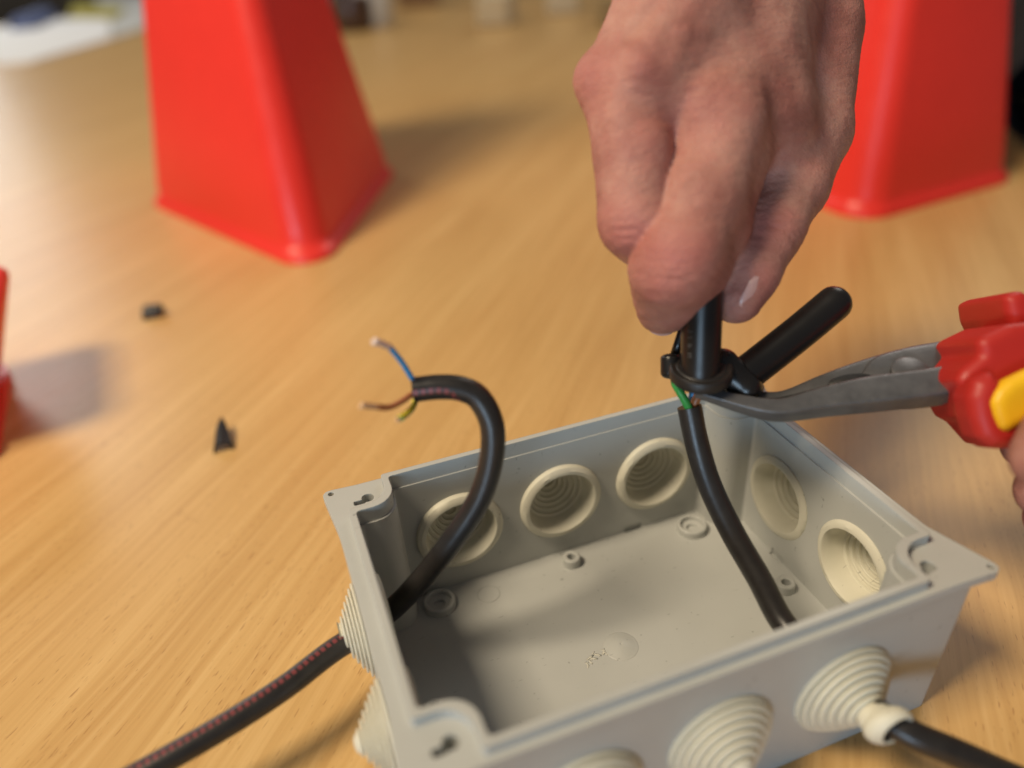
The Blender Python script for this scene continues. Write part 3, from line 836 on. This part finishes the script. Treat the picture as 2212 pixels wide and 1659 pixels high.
# person in dark clothing at the right edge
def torso(P):
    d = seg_d(P, (770, 470, 40), (960, 560, 330), 52, 62)
    d = smin(d, seg_d(P, (770, 470, 40), (590, 335, 46), 50, 44), 20)
    d = smin(d, seg_d(P, (1010, 650, -300), (1000, 640, 320), 170, 180), 60)
    return smin(d, seg_d(P, (1000, 640, 330), (980, 620, 520), 90, 70), 60)
pos, F = surface_nets(torso, (560, 280, -500), (1250, 900, 640), 14)
me = bpy.data.meshes.new('person'); me.from_pydata((pos*S).tolist(), [], F.tolist()); me.update()
M_CLOTH = mat('black_cloth', (.012, .013, .018), .85)
pr = link('person', me, M_CLOTH)
tag(pr, 'person in black clothing leaning on the table at the right edge behind the red stand', 'person')

# ------------------------------------------------------------------ red stands
def stand(label, base, t_top, ztop, rc, grp):
    """hollow-looking square pyramid frustum with rounded corners and a flared foot"""
    base = np.array(base, float); c = base.mean(0)
    r = empty('red_stand', label, 'stand', (c[0], c[1], 0), grp)
    V, F = [], []; rows = []
    prof = [(0.0, 1.065), (4, 1.065), (5.5, 1.055), (8, 1.02), (12, 1.006), (20, 1.0)]+[(20+(ztop-20)*k/10, 1-(t_top*k/10)) for k in range(1, 11)]
    for z, s in prof:
        p = rounded([tuple(c+(q-c)*s) for q in base], rc*max(s, .35), 8); rows.append([(x, y, z) for x, y in p])
    n = len(rows[0])
    for rw in rows: V += rw
    for i in range(len(rows)-1):
        for j in range(n): F.append((i*n+j, i*n+(j+1) % n, (i+1)*n+(j+1) % n, (i+1)*n+j))
    F.append(tuple(range(n))[::-1]); F.append(tuple((len(rows)-1)*n+j for j in range(n)))
    o = link('shell', me_from('shell', V, F), M_RED); auto_smooth(o, 50); child_local(o, r)
    # pale cap at the head of the stand
    tp = [(c+(np.array(q)-c)*(1-t_top)*.8) for q in base]
    o = link('cap', prism_me('cap', rounded([tuple(q) for q in tp], 6), ztop+.2, ztop+14), M_RED); auto_smooth(o); child_local(o, r)
GR = 'red plastic stands on the table'
stand('tall red plastic pyramid stand at the upper left, nearest corner towards the box', [(-46, 370), (53, 574), (-50, 772), (-150, 590)], .86, 440, 20, GR)
stand('red plastic pyramid stand at the upper right, partly behind the hand', [(336, 272), (500, 292), (500, 462), (336, 442)], .80, 420, 24, GR)

rb = empty('red_bin', 'sliver of a red plastic bin with a low foot at the left edge', 'bin', (-265, 235, 0))
o = link('bucket', prism_me('bucket', rounded([(-330, 206), (-217, 222), (-226, 300), (-339, 290)], 9), 7.2, 62, rounded([(-315, 201), (-194, 218), (-203, 310), (-324, 296)], 12)), M_RED)
bv = o.modifiers.new('bev', 'BEVEL'); bv.width = .007; bv.segments = 4; bv.limit_method = 'ANGLE'; bv.angle_limit = 1.0
child_local(o, rb)
o = link('foot', prism_me('foot', rounded([(-335, 192), (-215, 209), (-224, 306), (-344, 296)], 10), 0, 6.6), M_RED); auto_smooth(o); child_local(o, rb)

# ------------------------------------------------------------------ scraps, papers, far clutter
def T2(*uv): return [tuple(onT(u, v)[:2]) for u, v in uv]
def offcut(label, c, yaw, L0, R_, tip, arc):
    """bit of cut sheath: a curved shell lying on its edges, one end cut to a slant"""
    V, F = [], []; na, nl = 13, 6
    ex = np.array([math.cos(yaw), math.sin(yaw), 0]); ey = np.array([-math.sin(yaw), math.cos(yaw), 0])
    for rr in (R_, R_-1.1):
        for i in range(na):
            a_ = (i/(na-1)-.5)*arc
            for k in range(nl):
                q = k/(nl-1); le = L0*(1-tip*abs(a_)/(arc/2))
                V.append(np.array(c)+ex*(q*le+.5*math.sin(i*1.7)*(q > .9))+ey*rr*math.sin(a_)*(1-.25*q)+np.array([0, 0, rr*math.cos(a_)-R_*math.cos(arc/2)+.05+q*(.8 if L0 < 15 else 2.4)]))
    m_ = na*nl
    for i in range(na-1):
        for k in range(nl-1):
            q = (i*nl+k, i*nl+k+1, (i+1)*nl+k+1, (i+1)*nl+k); F.append(q); F.append(tuple(m_+x for x in q[::-1]))
    ed = [k for k in range(nl)]+[i*nl+nl-1 for i in range(1, na)]+[(na-1)*nl+k for k in range(nl-2, -1, -1)]+[i*nl for i in range(na-2, 0, -1)]
    for x, y in zip(ed, ed[1:]+ed[:1]): F.append((y, x, m_+x, m_+y))
    o = link('rubber_scrap', me_from('rubber_scrap', V, F), M_SCRAP); auto_smooth(o, 40)
    return tag(o, label, 'scrap', 'cut-off black scraps on the table')
offcut('pointed black scrap lying on the table left of the box', onT(484, 975)-np.array([0, 0, 0]), math.radians(86), 20, 4.8, .75, 3.0)
offcut('small blunt black scrap lying farther back in the shadow of the red bin', onT(318, 682), math.radians(-22), 10.5, 6.4, .1, 3.3)

def sheet(name, label, cat, uv, h, m, grp=None):
    o = link(name, prism_me(name, T2(*uv), .3, h), m, smooth=False); return tag(o, label, cat, grp)
sheet('paper', 'white sheets of paper lying at the far left of the table', 'paper', [(-60, 138), (0, 142), (68, 137), (239, 87), (236, 44), (103, 44), (-60, 72)], 5, M_PAPER)
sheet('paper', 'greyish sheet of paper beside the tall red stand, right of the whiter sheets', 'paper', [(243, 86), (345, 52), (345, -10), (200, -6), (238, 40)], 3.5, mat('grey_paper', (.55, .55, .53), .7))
def blob(name, label, cat, c, r, hh, m):
    o = link(name, lathe_me(name, [(0, r*.82), (hh*.08, r*.95), (hh*.5, r), (hh*.9, r*1.0), (hh, r*.94), (hh, r*.86), (hh*.12, r*.78), (hh*.1, .5), (0, .5)], (c[0], c[1], .3), (0, 0, 1), 24, True), m)
    auto_smooth(o, 40); return tag(o, label, cat)
o = link('pencil_case', tube_me('pencil_case', *round_tube(list(np.linspace(onT(50, 56, 12), onT(98, 36, 12), 6)), 34, .6, .6)), mat('blue_cloth', (.10, .13, .26), .8))
o.data.transform(Matrix.Diagonal((1, 1, .8, 1))); tag(o, 'blurred blue pencil case lying on the white papers', 'pencil case')
sheet('folder', 'yellow folder lying behind the white papers at the top left', 'folder', [(150, 42), (252, 42), (272, 22), (160, 12)], 9, mat('yellow_card', (.42, .36, .05), .6))
p = onT(766, 66); blob('mug', 'dark brown mug on the far table just right of the tall red stand', 'mug', p, 42, 70, mat('brown_glaze', (.06, .03, .02), .3))
p = onT(812, 58); blob('cup', 'whitish cup next to the dark mug on the far table', 'cup', p, 40, 95, mat('white_glaze', (.52, .50, .46), .4))
def crate(name, label, uv0, uv1, dep, hh, col):
    A, B = onT(*uv0)[:2], onT(*uv1)[:2]; d = (B-A); n_ = np.array([-d[1], d[0]])/np.linalg.norm(d)*dep
    pol = rounded([tuple(A), tuple(B), tuple(B+n_), tuple(A+n_)], 8)
    o = link(name, prism_me(name, pol, .3, hh), mat(name+'_card', col, .7)); auto_smooth(o)
    bv = o.modifiers.new('bev', 'BEVEL'); bv.width = .006; bv.segments = 3; bv.limit_method = 'ANGLE'
    return tag(o, label, 'box', 'boxes far back on the table')
crate('cardboard_box', 'pale box far back on the table, left of the hand', (1030, 60), (1100, 58), 80, 60, (.52, .44, .31))
crate('cardboard_box', 'dim brown box at the top edge right of the whitish cup', (860, 20), (950, 14), 120, 90, (.22, .13, .07))
crate('cardboard_box', 'dark tan box far back right beside the wrist', (1300, 62), (1360, 58), 60, 50, (.26, .18, .08))
crate('cardboard_box', 'lighter box far back between the pale box and the dark tan one', (1185, 34), (1250, 30), 60, 80, (.55, .48, .36))
